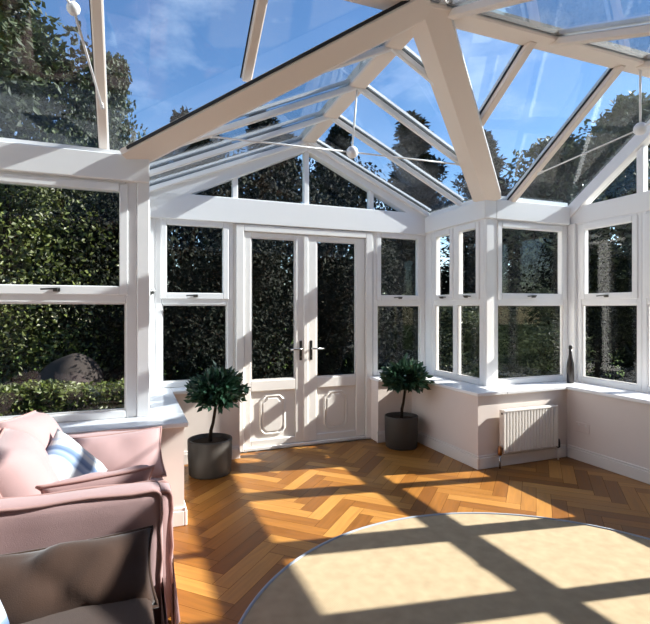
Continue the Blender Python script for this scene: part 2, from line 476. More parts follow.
FRR = Fr((XR, 0), (0, 1), (1, 0)); FRW = Fr((XW, 0), (0, 1), (1, 0)); FLR = Fr((XL, 0), (0, 1), (-1, 0))
window(1, FL, -.87, .042, [], .05, .066)
window(13, FL, -1.45, -.87, [], .05, .05)
window(2, FD, .21, .905, [], .057, .056)
window(3, FD, 2.385, 3.03, [], .052, .06)
window(4, FRR, 3.66, 4.50, [4.09], .06, .06)
window(5, FF, 3.115, 4.04, [], .057, .05)
window(6, FRW, 2.893, 3.55, [], .044, .055, hflip=-1)
window(7, FRW, 2.05, 2.893, [], .06, .044)
window(8, FRW, 1.32, 2.05, [], .05, .06)
window(11, FRW, .66, 1.32, [], .05, .05)
window(9, FLR, 3.62, 4.56, [4.09], .06, .06)

# posts and mullion covers between the units
bm = bmesh.new()
bx(bm, .042, XL, YL-.012, YL+.10, ZS, 2.2); bx(bm, -.0, XL-.003, YL+.10, 3.62, ZS, 2.2)
struct('trim_3', bm, WHITE, .005)
bm = bmesh.new(); bx(bm, .06, .21, YD-.0, YD+.07, ZS, 2.2); bx(bm, .06, XL-.001, 4.56, YD, ZS, 2.2); struct('trim_4', bm, WHITE, .005)
bm = bmesh.new(); bx(bm, XR, 3.115, YF-.012, 3.66, ZS, 2.2); struct('trim_5', bm, WHITE, .005)
bm = bmesh.new(); bx(bm, XR, 3.10, 4.50, YD+.07, ZS, 2.2); struct('trim_6', bm, WHITE, .005)
bm = bmesh.new(); bx(bm, 4.04, 4.14, 3.55, YF+.07, ZS, 2.2); struct('trim_7', bm, WHITE, .005)
k = 8
for y0, y1 in ((YB, .66),):
    bm = bmesh.new(); bx(bm, XW-.004, 4.14, y0, y1, ZS, 2.2); struct('trim_%d' % k, bm, WHITE, .004); k += 1
bm = bmesh.new(); bx(bm, XE0, -1.45, YL, YL+.07, ZS, 2.2); struct('trim_%d' % k, bm, WHITE); k += 1

# eaves beam round the room
def beam(pts):
    global k
    bm = bmesh.new()
    for b in pts: bx(bm, *b)
    struct('trim_%d' % k, bm, WHITE, .006); k += 1
beam([(XE0, XL, YL-.03, YL+.12, 2.19, ZE), (XL-.12, XL, YL+.12, YD+.1, 2.19, ZE)])
beam([(XL, XR, YD-.03, YD+.1, 2.17, 2.405)])
beam([(XR-.03, XR+.1, YF-.03, YD-.03, 2.19, ZE), (XR+.1, XW-.03, YF-.03, YF+.1, 2.19, ZE+.01)])
beam([(XW-.008, XW+.06, YB, YF+.07, 2.19, 2.36)])

# ------------------------------------------------------------------ french doors
bm = bmesh.new()
FD.box(bm, .93, 1.005, -.02, .07, 0, 2.165); FD.box(bm, 2.295, 2.37, -.02, .07, 0, 2.165); FD.box(bm, 1.005, 2.295, -.02, .07, 2.10, 2.165)
FD.box(bm, 1.005, 2.295, -.02, .09, 0, .035)
FD.box(bm, .905, .93, .01, .07, ZS, 2.165); FD.box(bm, 2.37, 2.385, .01, .07, ZS, 2.165)
struct('trim_%d' % k, bm, DOORW, .006); k += 1

def door(n, a0, a1, g0, g1, hinge):
    d = thing('door_%d' % n, None, None, kind='structure')
    z0, z1, gb, gt, pb, pt = .037, 2.098, .67, 2.05, .10, .565
    bm = bmesh.new()
    FD.box(bm, a0, g0, 0, .055, z0, z1); FD.box(bm, g1, a1, 0, .055, z0, z1)
    FD.box(bm, g0, g1, 0, .055, z0, pb); FD.box(bm, g0, g1, 0, .055, pt, gb); FD.box(bm, g0, g1, 0, .055, gt, z1)
    mesh('door_frame', bm, DOORW, d, bevel=.006)
    bm = bmesh.new(); FD.box(bm, g0-.002, g1+.002, .024, .04, gb-.002, gt+.002); mesh('glass_pane', bm, GLASS, d)
    bm = bmesh.new(); FD.box(bm, g0-.001, g1+.001, .022, .045, pb-.001, pt+.001)
    # raised and fielded panel with notched top corners
    c0, c1 = (g0+g1)/2-.125, (g0+g1)/2+.115; lo, hi, s = pb+.045, pt-.05, .045
    def ring(inset, t):
        x0, x1, y0, y1 = c0+inset, c1-inset, lo+inset, hi-inset
        return [(x0+s, y0), (x1-s, y0), (x1-s*.4, y0+s*.4), (x1, y0+s), (x1, y1-s), (x1-s*.55, y1-s*.75), (x1-s, y1-s*.2), (x1-s*1.1, y1), (x0+s*1.1, y1), (x0+s, y1-s*.2), (x0+s*.55, y1-s*.75), (x0, y1-s), (x0, y0+s), (x0+s*.4, y0+s*.4)]
    FD.prism(bm, ring(.022, 0), .012, .03)
    p = mesh('door_panel', bm, DOORW, d, bevel=.006)
    bm = bmesh.new(); R = ring(0, 0)
    tube(bm, [FD(a, .021, z) for a, z in R], .011, 6, closed=True)
    mesh('moulding', bm, DOORW, p, smooth=True)
    bm = bmesh.new(); b = .012
    for q in ((g0, g0+b, gb, gt), (g1-b, g1, gb, gt), (g0+b, g1-b, gb, gb+b), (g0+b, g1-b, gt-b, gt)): FD.box(bm, q[0], q[1], .008, .024, q[2], q[3])
    mesh('glazing_bead', bm, SKIRT, d)
    hx = a1-.05 if hinge < 0 else a0+.055
    bm = bmesh.new(); FD.box(bm, hx-.014, hx+.014, -.008, 0, .85, 1.045)
    h = mesh('door_handle', bm, BLACKM, d, bevel=.003)
    bm = bmesh.new(); tube(bm, [FD(hx, -.008, .965), FD(hx, -.045, .965), FD(hx+hinge*.02, -.052, .965), FD(hx+hinge*.12, -.05, .962)], .009, 8)
    mesh('lever', bm, CHROME, h, smooth=True)
    bm = bmesh.new(); tube(bm, [FD(hx, -.008, .885), FD(hx, -.014, .885)], .008, 10); mesh('keyhole', bm, CHROME, h)
    return d
door(1, 1.01, 1.628, 1.075, 1.525, -1)
door(2, 1.632, 2.29, 1.748, 2.19, 1)
bm = bmesh.new(); FD.box(bm, 1.607, 1.655, -.012, 0, .04, 2.095)
struct('trim_%d' % k, bm, DOORW, .005); k += 1

# ------------------------------------------------------------------ gable windows
g = thing('window_10', None, None, kind='structure')
gz = lambda x: 2.935-.47*abs(x-1.64)
rz = lambda x: 3.07-.455*abs(x-1.64)
bm = bmesh.new()
for x0, x1 in ((.12, 1.64), (1.64, 3.03)):
    FD.prism(bm, [(x0, gz(x0)), (x1, gz(x1)), (x1, rz(x1)), (x0, rz(x0))], -.03, .07)
for x, w in ((.925, .05), (1.64, .05), (2.366, .05)):
    FD.prism(bm, [(x-w/2, 2.40), (x+w/2, 2.40), (x+w/2, gz(x+w/2)+.01), (x-w/2, gz(x-w/2)+.01)], -.005, .06)
mesh('frame', bm, WHITE, g, bevel=.004)
for x0, x1 in ((.50, .90), (.95, 1.615), (1.665, 2.341), (2.391, 2.78)):
    bm = bmesh.new(); FD.prism(bm, [(x0, 2.403), (x1, 2.403), (x1, max(2.404, gz(x1)+.004)), (x0, max(2.404, gz(x0)+.004))], .025, .035)
    mesh('glass_pane', bm, GLASS, g)
g = thing('window_12', None, None, kind='structure')
gy = lambda y: 3.0-.66*(y-2.5) if y > 2.5 else 3.03-.40*(2.5-y)
ry = lambda y: 3.16-.687*(y-2.5) if y > 2.5 else 3.16-.40*(2.5-y)
bm = bmesh.new()
for y0, y1 in ((YB, 2.5), (2.5, 3.65)):
    FRW.prism(bm, [(y0, max(2.28, gy(y0))), (y1, gy(y1)), (y1, max(ry(y1), gy(y1)+.06)), (y0, max(ry(y0), gy(y0)+.06))], -.03, .07)
for y in (1.45, 2.09, 2.91):
    FRW.prism(bm, [(y-.03, 2.36), (y+.03, 2.36), (y+.03, gy(y+.03)+.01), (y-.03, gy(y-.03)+.01)], -.005, .06)
mesh('frame', bm, WHITE, g, bevel=.004)
for y0, y1 in ((1.1, 1.42), (1.48, 2.06), (2.12, 2.5), (2.5, 2.88), (2.94, 3.43)):
    bm = bmesh.new(); FRW.prism(bm, [(y0, 2.362), (y1, 2.362), (y1, max(2.364, gy(y1)+.004)), (y0, max(2.364, gy(y0)+.004))], .025, .035)
    mesh('glass_pane', bm, GLASS, g)

# ------------------------------------------------------------------ glazed roof
roof = thing('ceiling', None, None, kind='structure')
CL = Vector((.065, 3.47, 2.345)); CR = Vector((XR+.0, YF+.0, 2.37))   # re-entrant corners
def fz(y): return J.z-(J.z-2.375)*(y-2.5)/(3.585-2.5)      # underside of the front slope
def bz(y): return J.z-.40*(2.5-y)                          # underside of the rear slope
def ridz(y): return J.z+(AP.z-J.z)*(y-J.y)/(AP.y-J.y)
def sR(x, y): return ridz(y)-(ridz(y)-2.375)*(x-1.64)/(XR-1.64)
def sL(x, y): return ridz(y)-(ridz(y)-2.375)*(1.64-x)/(1.64-XL)
up = Vector((0, 0, 1))
# ridges
bm = bmesh.new(); bar(bm, (XE0, 2.5, J.z), (XW, 2.5, J.z), .16, .08); o = mesh('ridge_beam', bm, CREAM, roof, bevel=.01)
bm = bmesh.new(); bx(bm, XE0, XW, 2.41, 2.42, J.z+.02, J.z+.07); mesh('gasket', bm, GASKET, o)
bm = bmesh.new(); bar(bm, J, AP, .14, .10); mesh('ridge_beam', bm, CREAM, roof, bevel=.01)
# valleys: V-shaped cladding
def valley(c, wing):
    d = (J-c).normalized(); s = d.cross(up).normalized(); u = s.cross(d)
    bm = bmesh.new(); A = []
    for p in (c-d*.05, J+d*.03):
        A.append([bm.verts.new(p+s*a+u*b) for a, b in ((0, -.035), (wing, .022), (wing, .06), (-wing, .06), (-wing, .022))])
    n = 5
    bm.faces.new(A[0]); bm.faces.new(A[1][::-1])
    for i in range(n): bm.faces.new([A[0][i], A[0][(i+1) % n], A[1][(i+1) % n], A[1][i]])
    o = mesh('valley_beam', bm, CREAM, roof)
    bm = bmesh.new()
    if c.x < 1.6:
        bar(bm, c+s*(wing+.004), J+s*(wing+.004), .010, .018, lift=.035); mesh('gasket', bm, GASKET, o)
    else:
        bar(bm, c-s*(wing+.003), J-s*(wing+.003), .008, .02, lift=.03); mesh('edge_trim', bm, WHITE, o)
    return o
valley(CL, .13); valley(CR, .125)
# rafters
def rafter(a, b, w=.06, h=.05, m=None):
    bm = bmesh.new(); bar(bm, a, b, w, h, lift=-.005); o = mesh('rafter', bm, m or CREAM, roof, bevel=.008)
    a, b = Vector(a), Vector(b); sd = (b-a).normalized().cross(up).normalized()*(w/2+.004)
    bm = bmesh.new()
    bar(bm, a+sd, b+sd, .006, .014, lift=.034)
    mesh('gasket', bm, GASKET, o)
    bm = bmesh.new(); bar(bm, a, b, w, .02, lift=.062); mesh('cap', bm, WHITE, o)
def vl(x):   # y on the left/right valley at x
    c = CL if x < 1.64 else CR
    t = (x-c.x)/(J.x-c.x); return c.y+t*(J.y-c.y)
for x in (-.99, -.16): rafter((x, 3.585, fz(3.585)), (x, 2.5, J.z))
for x in (.675, 2.485): rafter((x, vl(x)-.08, fz(vl(x)-.08)), (x, 2.5, J.z))
rafter((3.33, 3.62, fz(3.62)), (3.33, 2.5, J.z))
def vx(y, c): return c.x+(y-c.y)/(J.y-c.y)*(J.x-c.x)
for y in (2.9, 3.45, 4.0, 4.58):
    xr = XR if y > YF else vx(y, CR)-.09; xl = XL if y > YL else vx(y, CL)+.09
    rafter((1.64, y, ridz(y)), (xr, y, sR(xr, y)), .036 if y < 4.5 else .06, .045, WHITE)
    rafter((1.64, y, ridz(y)), (xl, y, sL(xl, y)), .036 if y < 4.5 else .06, .045, WHITE)
for x in (-.70, .13, .965, 1.80, 2.635, 3.47): rafter((x, YB, bz(YB)), (x, 2.5, J.z))
# eaves closers under the glass
bm = bmesh.new(); bx(bm, XE0, XL, YL+.07, YL+.17, ZE, ZE+.05); bx(bm, XR+.05, XW, YF+.03, YF+.12, ZE, ZE+.06)
bx(bm, XR+.02, XR+.12, YF, YD, ZE, ZE+.05); bx(bm, XL-.12, XL-.02, YL, YD, ZE, ZE+.05); bx(bm, XE0, XW, YB, YB+.06, bz(YB)-.01, bz(YB)+.06)
mesh('eaves_rail', bm, WHITE, roof)
# panes
def pane(pts, lift=.048):
    bm = bmesh.new()
    P = [Vector(p)+Vector((0, 0, lift)) for p in pts]
    lo = [bm.verts.new(p) for p in P]; hi = [bm.verts.new(p+Vector((0, 0, .008))) for p in P]; n = len(P)
    bm.faces.new(lo[::-1]); bm.faces.new(hi)
    for i in range(n): bm.faces.new([lo[i], lo[(i+1) % n], hi[(i+1) % n], hi[i]])
    mesh('glass_pane', bm, RGLASS, roof)
g_ = .0
def fp(x, y): return (x, y, fz(y))
YE = 3.66
for x0, x1 in ((XE0, -.99), (-.99, -.16)): pane([fp(x0, YE), fp(x1, YE), fp(x1, 2.5), fp(x0, 2.5)])
pane([fp(-.16, YE), fp(CL.x, CL.y+.05), fp(.675, vl(.675)), fp(.675, 2.5), fp(-.16, 2.5)])
pane([fp(.675, vl(.675)), fp(1.64, 2.5), fp(.675, 2.5)])
pane([fp(1.64, 2.5), fp(2.485, vl(2.485)), fp(2.485, 2.5)])
pane([fp(2.485, vl(2.485)), fp(CR.x, CR.y), fp(3.33, YE+.02), fp(3.33, 2.5), fp(2.485, 2.5)])
pane([fp(3.33, YE+.02), fp(XW, YE+.02), fp(XW, 2.5), fp(3.33, 2.5)])
ys = [2.5, 2.9, 3.45, 4.0, 4.66]
for y0, y1 in zip(ys, ys[1:]):
    for sd, c, S, xe in ((1, CR, sR, XR+.05), (-1, CL, sL, XL-.05)):
        e0 = vx(y0, c) if y0 < c.y else xe; e1 = vx(y1, c) if y1 < c.y else xe
        pts = [(1.64, y0, ridz(y0)), (1.64, y1, ridz(y1)), (e1, y1, S(e1, y1))]
        if y0 < c.y < y1: pts.append((xe, c.y, S(xe, c.y)))
        if abs(e0-1.64) > .01: pts.append((e0, y0, S(e0, y0)))
        pane(pts if sd < 0 else pts[::-1])
xs = [XE0, -.70, .13, .965, 1.80, 2.635, 3.47, XW]
for x0, x1 in zip(xs, xs[1:]): pane([(x0, YB, bz(YB)), (x1, YB, bz(YB)), (x1, 2.5, J.z), (x0, 2.5, J.z)])

# ------------------------------------------------------------------ tie rods with bosses
def tie(label, boss, top, ends, br=.047):
    t = thing('tie_rod', label, 'tie rod', boss, 0, 'steel tie rods under the glass roof')
    B = Vector(boss)
    bm = bmesh.new()
    lathe(bm, [(.012, -br*.95), (br*.55, -br*.85), (br*.9, -br*.45), (br, 0), (br*.9, br*.45), (br*.55, br*.85), (.012, br*.95)], (0, 0, 0), 16)
    mesh('boss', bm, WHITE, t, smooth=True)
    bm = bmesh.new(); tube(bm, [(0, 0, .04), Vector(top)-B], .008, 8); mesh('hanger', bm, WHITE, t, smooth=True)
    for e in ends:
        v = Vector(e)-B; bm = bmesh.new(); tube(bm, [v.normalized()*.04, v], .0065, 8)
        r = mesh('rod', bm, WHITE, t, smooth=True)
        bm = bmesh.new(); tube(bm, [v-v.normalized()*.05, v], .011, 8); mesh('rod_end', bm, WHITE, r, smooth=True)
tie('white ball and tie rod spanning the bay in front of the french door gable', (1.60, 3.45, 2.575), (1.64, 3.45, 3.06), [(.48, 3.45, 2.555), (2.63, 3.45, 2.59)])
tie('white ball and tie rod by the right wall gable', (3.5, 2.5, 2.69), (3.5, 2.5, 3.13), [(3.34, 3.32, 2.55), (3.4, 1.75, 2.80)])
tie('white tie rod under the left roof slope above the sofa', (-.24, 2.5, 2.73), (-.2, 2.5, 3.13), [(-.155, 3.28, 2.585), (-.5, 1.75, 2.80)], .03)

# ------------------------------------------------------------------ small fittings
bm = bmesh.new(); tube(bm, [(.178, YD, 1.52), (.178, YD-.03, 1.52), (.178, YD-.045, 1.51), (.178, YD-.05, 1.525)], .006, 8)
lathe(bm, [(.016, 0), (.014, -.008)], (.178, YD, 1.52), 12, 'y')
bar(bm, (.155, YD-.028, 1.522), (.205, YD-.028, 1.522), .01, .008)
tag(mesh('hook', bm, CHROME, smooth=True), 'small chrome hook on the white post left of the bay window', 'hook')

# wall socket
s_ = thing('wall_socket', 'cream double wall socket low on the right wall under the windows', 'socket', (3.755, 3.21, .30))
bm = bmesh.new(); bx(bm, -.009, 0, -.072, .072, -.043, .043); mesh('face_plate', bm, mat('socket_cream', (222, 210, 204), .35), s_, bevel=.003)
for yy in (-.036, .036):
    bm = bmesh.new(); bx(bm, -.0125, -.0085, yy-.008, yy+.008, .014, .03); mesh('switch', bm, SKIRT, s_, bevel=.001)

# bottle on the corner sill
b_ = thing('glass_bottle', 'tall slim dark bottle standing on the corner windowsill', 'bottle', (3.93, 3.50, ZS))
bm = bmesh.new(); lathe(bm, [(.03, 0), (.034, .01), (.034, .15), (.031, .19), (.02, .24), (.0155, .27), (.014, .33)], n=24)
mesh('body', bm, BOTTLE, b_, smooth=True)
bm = bmesh.new(); lathe(bm, [(.017, .325), (.017, .35), (.015, .36), (.008, .362)], n=20); mesh('cap', bm, BLACKM, b_, smooth=True)

# radiator
r_ = thing('radiator', 'white panel radiator fixed under the front window on the right', 'radiator', (3.26, 3.385, 0))
bm = bmesh.new()
X0, X1, Z0, Z1 = -.30, .30, .125, .495
n = 17; front = -.078
prof = []
for i in range(n):
    a = X0+.02+(X1-X0-.04)*i/n; w = (X1-X0-.04)/n
    prof += [(a, front+.007), (a+w*.22, front+.007), (a+w*.32, front), (a+w*.90, front)]
prof.append((X1-.02, front+.007))
prof = [(X0, front+.002), (X0+.02, front+.002)]+prof+[(X1-.018, front+.002), (X1, front+.002)]
lo = [bm.verts.new((x, y, Z0+.012)) for x, y in prof]; hi = [bm.verts.new((x, y, Z1-.012)) for x, y in prof]
tb = bm.verts.new((X1, -.03, Z0+.012)); tt = bm.verts.new((X1, -.03, Z1-.012)); ub = bm.verts.new((X0, -.03, Z0+.012)); ut = bm.verts.new((X0, -.03, Z1-.012))
for i in range(len(prof)-1): bm.faces.new([lo[i], lo[i+1], hi[i+1], hi[i]])
bm.faces.new([lo[-1], tb, tt, hi[-1]]); bm.faces.new([tb, ub, ut, tt]); bm.faces.new([ub, lo[0], hi[0], ut])
bm.faces.new(lo+[tb, ub]); bm.faces.new((hi+[tt, ut])[::-1])
mesh('panel', bm, RADW, r_)
bm = bmesh.new()
bx(bm, X0, X1, -.08, -.02, Z1-.014, Z1-.004)
for i in range(24): bx(bm, X0+.02+i*.0235, X0+.034+i*.0235, -.072, -.028, Z1-.004, Z1)
mesh('top_grille', bm, RADW, r_)
for x in (X0-.006, X1):
    bm = bmesh.new(); bx(bm, x, x+.006, -.08, -.02, Z0, Z1)
    o = mesh('side_panel', bm, RADW, r_, bevel=.002)
    for z in (Z0+.04, Z1-.03):
        bm = bmesh.new(); lathe(bm, [(.009, -.002), (.009, .004)], (x-.001 if x < 0 else x+.006, -.055, z), 12, 'x')
        mesh('plug', bm, BLACKM, o)
for x in (-.2, .17):
    bm = bmesh.new(); bx(bm, x, x+.03, -.03, -.001, .2, .42); mesh('bracket', bm, RADW, r_)
for x, m1 in ((X0-.03, COPPER), (X1+.03, BLACKM)):
    bm = bmesh.new(); lathe(bm, [(.012, .11), (.018, .12), (.018, .155), (.015, .185), (.011, .19)], (x, -.055, 0), 14)
    tube(bm, [(x, -.055, .15), (x+(.03 if x < 0 else -.03), -.055, .15)], .009, 8)
    v = mesh('valve', bm, m1, r_, smooth=True)
    bm = bmesh.new(); tube(bm, [(x, -.055, 0), (x, -.055, .115)], .0075, 10); mesh('pipe', bm, CHROME if x < 0 else SKIRT, v, smooth=True)

# ------------------------------------------------------------------ rug
RC, RR = (1.60, 1.385), 1.36
r_ = thing('rug', 'large round beige woven rug on the herringbone floor', 'rug', (RC[0], RC[1], 0))
bm = bmesh.new(); lathe(bm, [(.02, .002), (RR, .002), (RR, .009), (.02, .011)], n=128); mesh('pile', bm, RUG, r_)
bm = bmesh.new(); tube(bm, [(RR*math.cos(2*PI*i/128), RR*math.sin(2*PI*i/128), .008) for i in range(128)], .0085, 6, closed=True)
tag(mesh('binding', bm, RUGTRIM, r_, smooth=True), 'grey bound edge')

# ------------------------------------------------------------------ foliage helpers
def leaves(name, pts, size, aspect, seed, mats, parent, out_c=None, cup=.15, big=None):
    """one mesh of folded leaves; pts = (position, tone)"""
    rnd = random.Random(seed); V = []; Fc = []; tone = []
    for p, tn in pts:
        if out_c is not None:
            d = (p-out_c).normalized()+Vector((rnd.uniform(-.7, .7), rnd.uniform(-.7, .7), rnd.uniform(-.5, .8)))
        else:
            d = Vector((rnd.uniform(-1, 1), rnd.uniform(-1, 1), rnd.uniform(-.8, .6)))
        d.normalize()
        s = d.cross(Vector((rnd.uniform(-1, 1), rnd.uniform(-1, 1), rnd.uniform(-1, 1)))).normalized(); u = s.cross(d)
        L = size*rnd.uniform(.65, 1.3); w = L*aspect
        b = len(V)
        V += [p, p+d*L*.5+s*w*.5+u*w*cup, p+d*L, p+d*L*.5-s*w*.5+u*w*cup]
        Fc += [(b, b+1, b+2), (b, b+2, b+3)]
        t = min(1, max(0, tn+rnd.uniform(-.3, .3))); tone += [t, t]
    me = bpy.data.meshes.new(name); me.from_pydata([tuple(v) for v in V], [], Fc)
    a = me.attributes.new('tone', 'FLOAT', 'FACE'); a.data.foreach_set('value', tone)
    return link(name, me, mats, parent)

# topiary bay trees in pots
def topiary(label, loc, r, h, cr, cz, off, seed):
    t = thing('potted_bay_tree', label, 'potted plant', loc, 0, 'potted bay trees beside the doors')
    bm = bmesh.new()
    lathe(bm, [(r*.9, 0), (r*.94, .012), (r*.985, h*.5), (r, h-.012), (r*.99, h-.002), (r*.93, h), (r*.91, h-.01), (r*.9, h-.05), (.01, h-.05)], n=40)
    mesh('pot', bm, GREYPOT, t, smooth=True)
    bm = bmesh.new(); lathe(bm, [(r*.88, h-.06), (r*.88, h-.036), (r*.5, h-.03), (.01, h-.026)], n=28); mesh('soil', bm, SOIL, t)
    bm = bmesh.new()
    tube(bm, [(0, 0, h-.06), (.008, .004, h+.06), (off[0]*.4, off[1]*.4, h+.13), (off[0]*.8, off[1]*.8, cz-.08), (off[0], off[1], cz+.05)], [.018, .015, .013, .012, .007], 8)
    rnd = random.Random(seed); c = Vector((off[0], off[1], cz)); P = []
    tips = []
    for i in range(130):
        d = Vector((rnd.gauss(0, 1), rnd.gauss(0, 1), rnd.gauss(.12, .9))).normalized()
        d.z = max(d.z, -.42)
        L = cr*rnd.uniform(.72, 1.0)*(1.0 if d.z > -.1 else .92)
        tip = c+Vector((d.x*L, d.y*L, d.z*L*.74)); tips.append(tip)
        if i < 34: tube(bm, [c+Vector((0, 0, -.06)), c+(tip-c)*.5, tip], [.005, .004, .002], 5)
        for q in range(12):
            f = rnd.uniform(.45, 1.0)
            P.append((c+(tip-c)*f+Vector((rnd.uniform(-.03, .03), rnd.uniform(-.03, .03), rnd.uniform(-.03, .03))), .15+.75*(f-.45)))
    mesh('trunk', bm, BARK, t, smooth=True)
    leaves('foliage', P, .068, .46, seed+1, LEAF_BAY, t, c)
topiary('bay tree ball in grey pot left of the french doors', (.617, 4.13, 0), .182, .29, .245, .67, (.06, -.03), 11)
topiary('bay tree ball in grey pot right of the french doors', (2.495, 4.225, 0), .165, .31, .232, .675, (.015, -.07), 23)

# ------------------------------------------------------------------ sofas
def arm_piping(parent, x0, x1, y, z0, z1, r=.02, side=0):
    bm = bmesh.new()
    pts = [(x0, y, z1)]
    N = 14
    for i in range(1, N): pts.append((x0+(x1-r-x0)*i/N, y, z1+.004*math.sin(i*1.3)))
    for i in range(7):
        a = PI/2*(1-i/6); pts.append((x1-r+r*math.cos(a), y, z1-r+r*math.sin(a)))
    for i in range(1, 8): pts.append((x1+.004*math.sin(i*2.1), y, z1-r-(z1-r-z0)*i/7))
    tube(bm, pts, .0065, 6); mesh('piping', bm, PIPING, parent, smooth=True)

def sofa(label, x0, x1, y0, y1, top, seat, armw, cushions, seatmat, seed, back_top=.76, near_top=None, setback=-.01):
    t = thing('sofa', label, 'sofa', (x0, y0, 0))
    O = Vector((x0, y0, 0))
    W, D = y1-y0, x1-x0
    def m(name, bm, mt, par=t): return mesh(name, bm, mt, par, smooth=True)
    bm = bmesh.new(); rbox(bm, 0, .2, armw*.5, W-armw*.5, .05, back_top, .05, .008, 5, 0, .06, seed); m('backrest', bm, PINK)
    bm = bmesh.new(); rbox(bm, .15, D-.03, armw*.6, W-armw*.6, .06, seat-.15, .03, .004, 5, 0, .06, seed); m('base', bm, PINK)
    for i, a in enumerate((0, W-armw)):
        bm = bmesh.new(); tp = near_top if (near_top and i == 0) else top
        rbox(bm, .02, D, a, a+armw, .06, tp, .028, .006, 6, .006, .04, seed+i)
        o = m('arm', bm, PINK)
        for yy in (a+.006, a+armw-.006): arm_piping(o, .05, D-.004, yy, .22, tp-.004, .03)
        # pleated skirt under the arm front
    n = cushions; cw = (W-2*armw-.02)/n
    for i in range(n):
        a = armw+.01+i*cw
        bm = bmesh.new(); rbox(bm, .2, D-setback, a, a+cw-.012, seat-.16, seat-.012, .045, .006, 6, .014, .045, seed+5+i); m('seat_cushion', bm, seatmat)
    # loose skirt with pleats along the front
    bm = bmesh.new(); N = 70; rows = 8; G = []
    for i in range(N+1):
        y = W*i/N; c = []
        for j in range(rows+1):
            z = .31-(.31-.012)*j/rows; f = j/rows
            fold = .012*f*math.sin(i*.9+seed)+.010*f*math.sin(i*.37+2*seed)
            c.append((D+.004+fold+.012*f, y, z))
        G.append(c)
    A = [[bm.verts.new(p) for p in c] for c in G]; B = [[bm.verts.new((p[0]-.012, p[1], p[2])) for p in c] for c in G]
    for i in range(N):
        for j in range(rows):
            bm.faces.new([A[i][j], A[i+1][j], A[i+1][j+1], A[i][j+1]]); bm.faces.new([B[i][j], B[i][j+1], B[i+1][j+1], B[i+1][j]])
    m('skirt', bm, PINK)
    for xx in (.06, D-.06):
        for yy in (.06, W-.06):
            bm = bmesh.new(); lathe(bm, [(.016, 0), (.024, .07)], (xx, yy, 0), 12); m('leg', bm, BARK)
    return t
sofa('pink loose covered sofa beside the left windowsill', -1.0, .165, 2.125, 3.14, .645, .44, .125, 1, PINK, 3, near_top=.612)
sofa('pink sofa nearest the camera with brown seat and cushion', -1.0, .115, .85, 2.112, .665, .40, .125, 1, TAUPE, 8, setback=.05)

def cushion(name, label, w, h, t, M, mt, pipe=None, seed=0, group=None, amp=.006, pinch=.07):
    o = thing(name, label, 'cushion', (0, 0, 0), 0, group)
    o.matrix_world = M
    bm, rim = pillow(w, h, t, seed=seed, amp=amp, pinch=pinch)
    c = mesh('cover', bm, mt, o, smooth=True)
    if pipe:
        bm = bmesh.new(); tube(bm, rim, .006, 6, closed=True); mesh('piping', bm, pipe, o, smooth=True)
    return o
def place(loc, nrm, upv, roll=0):
    """cushion z axis along nrm, y axis near upv"""
    z = Vector(nrm).normalized(); y = Vector(upv); y = (y-z*y.dot(z)).normalized(); x = y.cross(z)
    R = Matrix((x, y, z)).transposed().to_4x4()
    return Matrix.Translation(loc) @ R @ Matrix.Rotation(roll, 4, 'Z')
cushion('back_cushion', 'plump pink back cushion in the far corner of the windowside sofa', .50, .44, .27, place((-.44, 2.78, .625), (.92, -.1, .36), (0, .04, 1), -.06), PINK, PIPING, 1, 'pink back cushions', .012, .03)
cushion('back_cushion', 'plump pink back cushion nearer the camera on the windowside sofa', .46, .44, .28, place((-.435, 2.37, .61), (.92, .02, .36), (0, 0, 1), .05), PINK, PIPING, 2, 'pink back cushions', .012, .03)
cushion('scatter_cushion', 'blue and white striped cushion leaning on the pink back cushion', .34, .34, .13, place((-.265, 2.60, .575), (.70, -.50, .50), (0, .25, 1), -.80), STRIPE, None, 4)
cushion('scatter_cushion', 'flat pink cushion leaning against the arm below the windowsill', .56, .28, .14, place((-.10, 2.915, .545), (.05, -.86, .5), (0, 0, 1), .03), PINK, PIPING, 5, None, .012)
cushion('scatter_cushion', 'crumpled pink piped cushion tucked inside the near arm of the windowside sofa', .44, .34, .12, place((-.13, 2.335, .55), (-.10, .72, .7), (.1, -.3, .9), -.12), PINK, PIPING, 6, None, .02)
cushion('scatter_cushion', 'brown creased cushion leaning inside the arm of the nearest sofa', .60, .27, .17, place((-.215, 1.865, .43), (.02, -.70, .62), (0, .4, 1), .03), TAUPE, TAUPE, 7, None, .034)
cushion('scatter_cushion', 'blue and white striped cushion at the edge of the nearest sofa', .4, .4, .15, place((-.50, 1.60, .55), (.75, -.3, .5), (0, .25, 1), .2), STRIPE, None, 8)

# ------------------------------------------------------------------ garden
def plane(name, x0, x1, y0, y1, z, m, kind='structure'):
    bm = bmesh.new(); bx(bm, x0, x1, y0, y1, z-.05, z); return tag(mesh(name, bm, m), kind=kind)
plane('ground', -40, 45, -30, 45, -.14, LAWN)
plane('patio', -3, 9, 4.85, 5.9, -.10, PAVE)
plane('path', 4.3, 9.0, -3, 4.85, -.10, PAVE)

